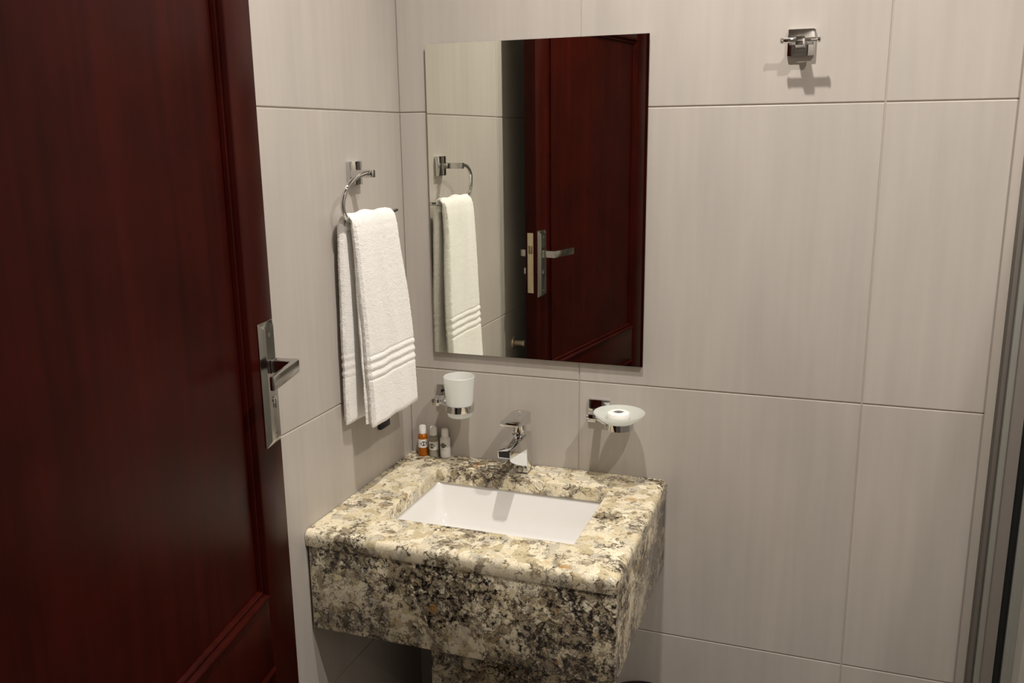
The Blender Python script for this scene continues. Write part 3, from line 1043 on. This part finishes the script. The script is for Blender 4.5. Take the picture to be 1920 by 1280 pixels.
BAR_X, BAR_Z = 0.0365, 1.3832


def towel_path(xb_top, xb_bot, zb, xf_top, xf_bot, zf, rad):
    pts = []
    for k in range(40):
        t = k / 39
        pts.append((xb_bot + (xb_top - xb_bot) * t ** 0.8, zb + (BAR_Z - 0.012 - zb) * t))
    for k in range(1, 14):
        a = math.pi * (1 - k / 14)
        rx = (xf_top - xb_top) / 2
        pts.append(((xf_top + xb_top) / 2 + rx * math.cos(a), BAR_Z - 0.012 + (rad + 0.012) * math.sin(a) ** 0.8))
    for k in range(40):
        t = k / 39
        pts.append((xf_top + (xf_bot - xf_top) * (t ** 0.75), BAR_Z - 0.012 + (zf - BAR_Z + 0.012) * t))
    cum = [0]
    for a, b in zip(pts, pts[1:]):
        cum.append(cum[-1] + math.hypot(b[0] - a[0], b[1] - a[1]))

    def at(u):
        s = u * cum[-1]
        for i in range(len(cum) - 1):
            if s <= cum[i + 1] or i == len(cum) - 2:
                f = (s - cum[i]) / max(1e-9, cum[i + 1] - cum[i])
                return pts[i][0] + (pts[i + 1][0] - pts[i][0]) * f, pts[i][1] + (pts[i + 1][1] - pts[i][1]) * f

    def fn(u):
        x, z = at(u)
        xa, za = at(max(0, u - 0.008))
        xb, zb2 = at(min(1, u + 0.008))
        tx, tz = xb - xa, zb2 - za
        l = math.hypot(tx, tz)
        return x, z, -tz / l, tx / l
    return fn, cum[-1]


def band_fn(length):
    def f(u):
        best = 0.0
        for s in (u * length, (1 - u) * length):
            d = s - 0.105
            if -0.004 < d < 0.049:
                best = -0.20 + 0.36 * (0.5 - 0.5 * math.cos(2 * math.pi * (d + 0.004) / 0.0176)) ** 0.8
        return best
    return f


def taper(u):
    e = min(u, 1 - u)
    return 0.35 + 0.65 * math.sqrt(min(1.0, e / 0.012))


bm = bmesh.new()
fn, ln_ = towel_path(0.0205, 0.0165, 0.960, 0.0500, 0.0690, 0.955, 0.0140)


def yb_outer(u, z):
    f = smooth01((BAR_Z - z) / 0.28)
    if u > 0.5:
        return -0.3225 + 0.004 * f, -0.142 + 0.030 * f
    return -0.329 - 0.004 * f, -0.150 + 0.012 * f


ribbon(bm, fn, 300, 44, lambda u: (0.015 + 0.003 * smooth01((u - 0.5) / 0.2)) * taper(u) * (1 - 0.46 * math.exp(-((fn(u)[1] - BAR_Z - 0.014) / 0.022) ** 2)), yb_outer, band_fn(ln_), seed=3)
bm_obj('outer_fold', bm, TOWEL, tw, smooth=True)
bm = bmesh.new()
fn2, ln2 = towel_path(0.0285, 0.0285, 1.366, 0.0450, 0.0535, 0.960, 0.0076)
ribbon(bm, fn2, 200, 36, lambda u: 0.0080 * taper(u) * (1 - 0.40 * math.exp(-((fn2(u)[1] - BAR_Z - 0.007) / 0.022) ** 2)),
       lambda u, z: (-0.3165, -0.150), lambda u: 0.0, seed=9)
bm_obj('inner_fold', bm, TOWEL, tw, smooth=True)

# ------------------------------------------------------------------ little wall fitting half hidden by the towel
pl = thing('wall_fitting', 'dark square wall fitting peeping out below the towel', 'fitting', (0, -0.1500, 0.918))
box('plate', (0.0, -0.022, -0.022), (0.010, 0.022, 0.022), NAVY, pl, 0.0016)
box('rim', (0.0098, -0.018, -0.018), (0.0112, 0.018, 0.018), NAVY, pl, 0.0006)

# ------------------------------------------------------------------ valve on the wall behind the door
vl = thing('angle_valve', 'pale brass angle valve on the wall in the gap behind the door', 'valve', (0, -0.775, 0.895))
lathe('flange', [(0.0, 0.0), (0.020, 0.0), (0.018, 0.004), (0.009, 0.006), (0.0, 0.006)], FITTING, vl, axis='X', seg=28)
lathe('valve_body', [(0.0, 0.005), (0.0085, 0.005), (0.0085, 0.030), (0.0105, 0.031), (0.0105, 0.040), (0.0, 0.040)], FITTING, vl, axis='X', seg=24)
prism('valve_lever', [(-0.012, 0.004), (-0.012, -0.006), (-0.055, -0.012), (-0.060, -0.008), (-0.055, -0.003)], 'YZ', 0.030, 0.036, FITTING, vl, 0.0012)

# ------------------------------------------------------------------ shower screen at the right
sh = thing('shower_screen', 'framed glass shower screen against the tiled wall', 'shower screen', (0, 0, 0))
SX = 1.2555
SH = 1.80
strips = [('wall_flange', 0.0, 0.0165, -0.011, ALU), ('channel_groove', 0.0165, 0.033, -0.003, ALU_DARK), ('channel_lip', 0.033, 0.0435, -0.016, ALU_LIP),
          ('door_stile', 0.0435, 0.068, -0.012, ALU_STILE), ('seal', 0.068, 0.083, -0.006, RUBBER), ('glazing_bead', 0.083, 0.103, -0.014, ALU_LIP)]
for n_, a, b, y, m_ in strips:
    box(n_, (SX + a, y, 0.0), (SX + b, -0.0002, SH), m_, sh, 0.0008)
box('glass_pane', (SX + 0.092, -0.92, 0.03), (SX + 0.098, -0.0135, SH), GLASS, sh)
box('bottom_rail', (SX + 0.083, -0.93, 0.0), (SX + 0.107, -0.014, 0.03), ALU, sh, 0.001)

# ------------------------------------------------------------------ black bin behind the pedestal
bn = thing('waste_bin', 'round black waste bin under the basin, only its rim in view', 'bin', (0.607, -0.100, 0.0))
lathe('bucket', [(0.0, 0.0), (0.066, 0.0), (0.069, 0.004), (0.088, 0.262), (0.091, 0.268), (0.091, 0.274), (0.086, 0.276), (0.083, 0.268), (0.064, 0.010), (0.0, 0.010)], BLACK_PLASTIC, bn, seg=48)
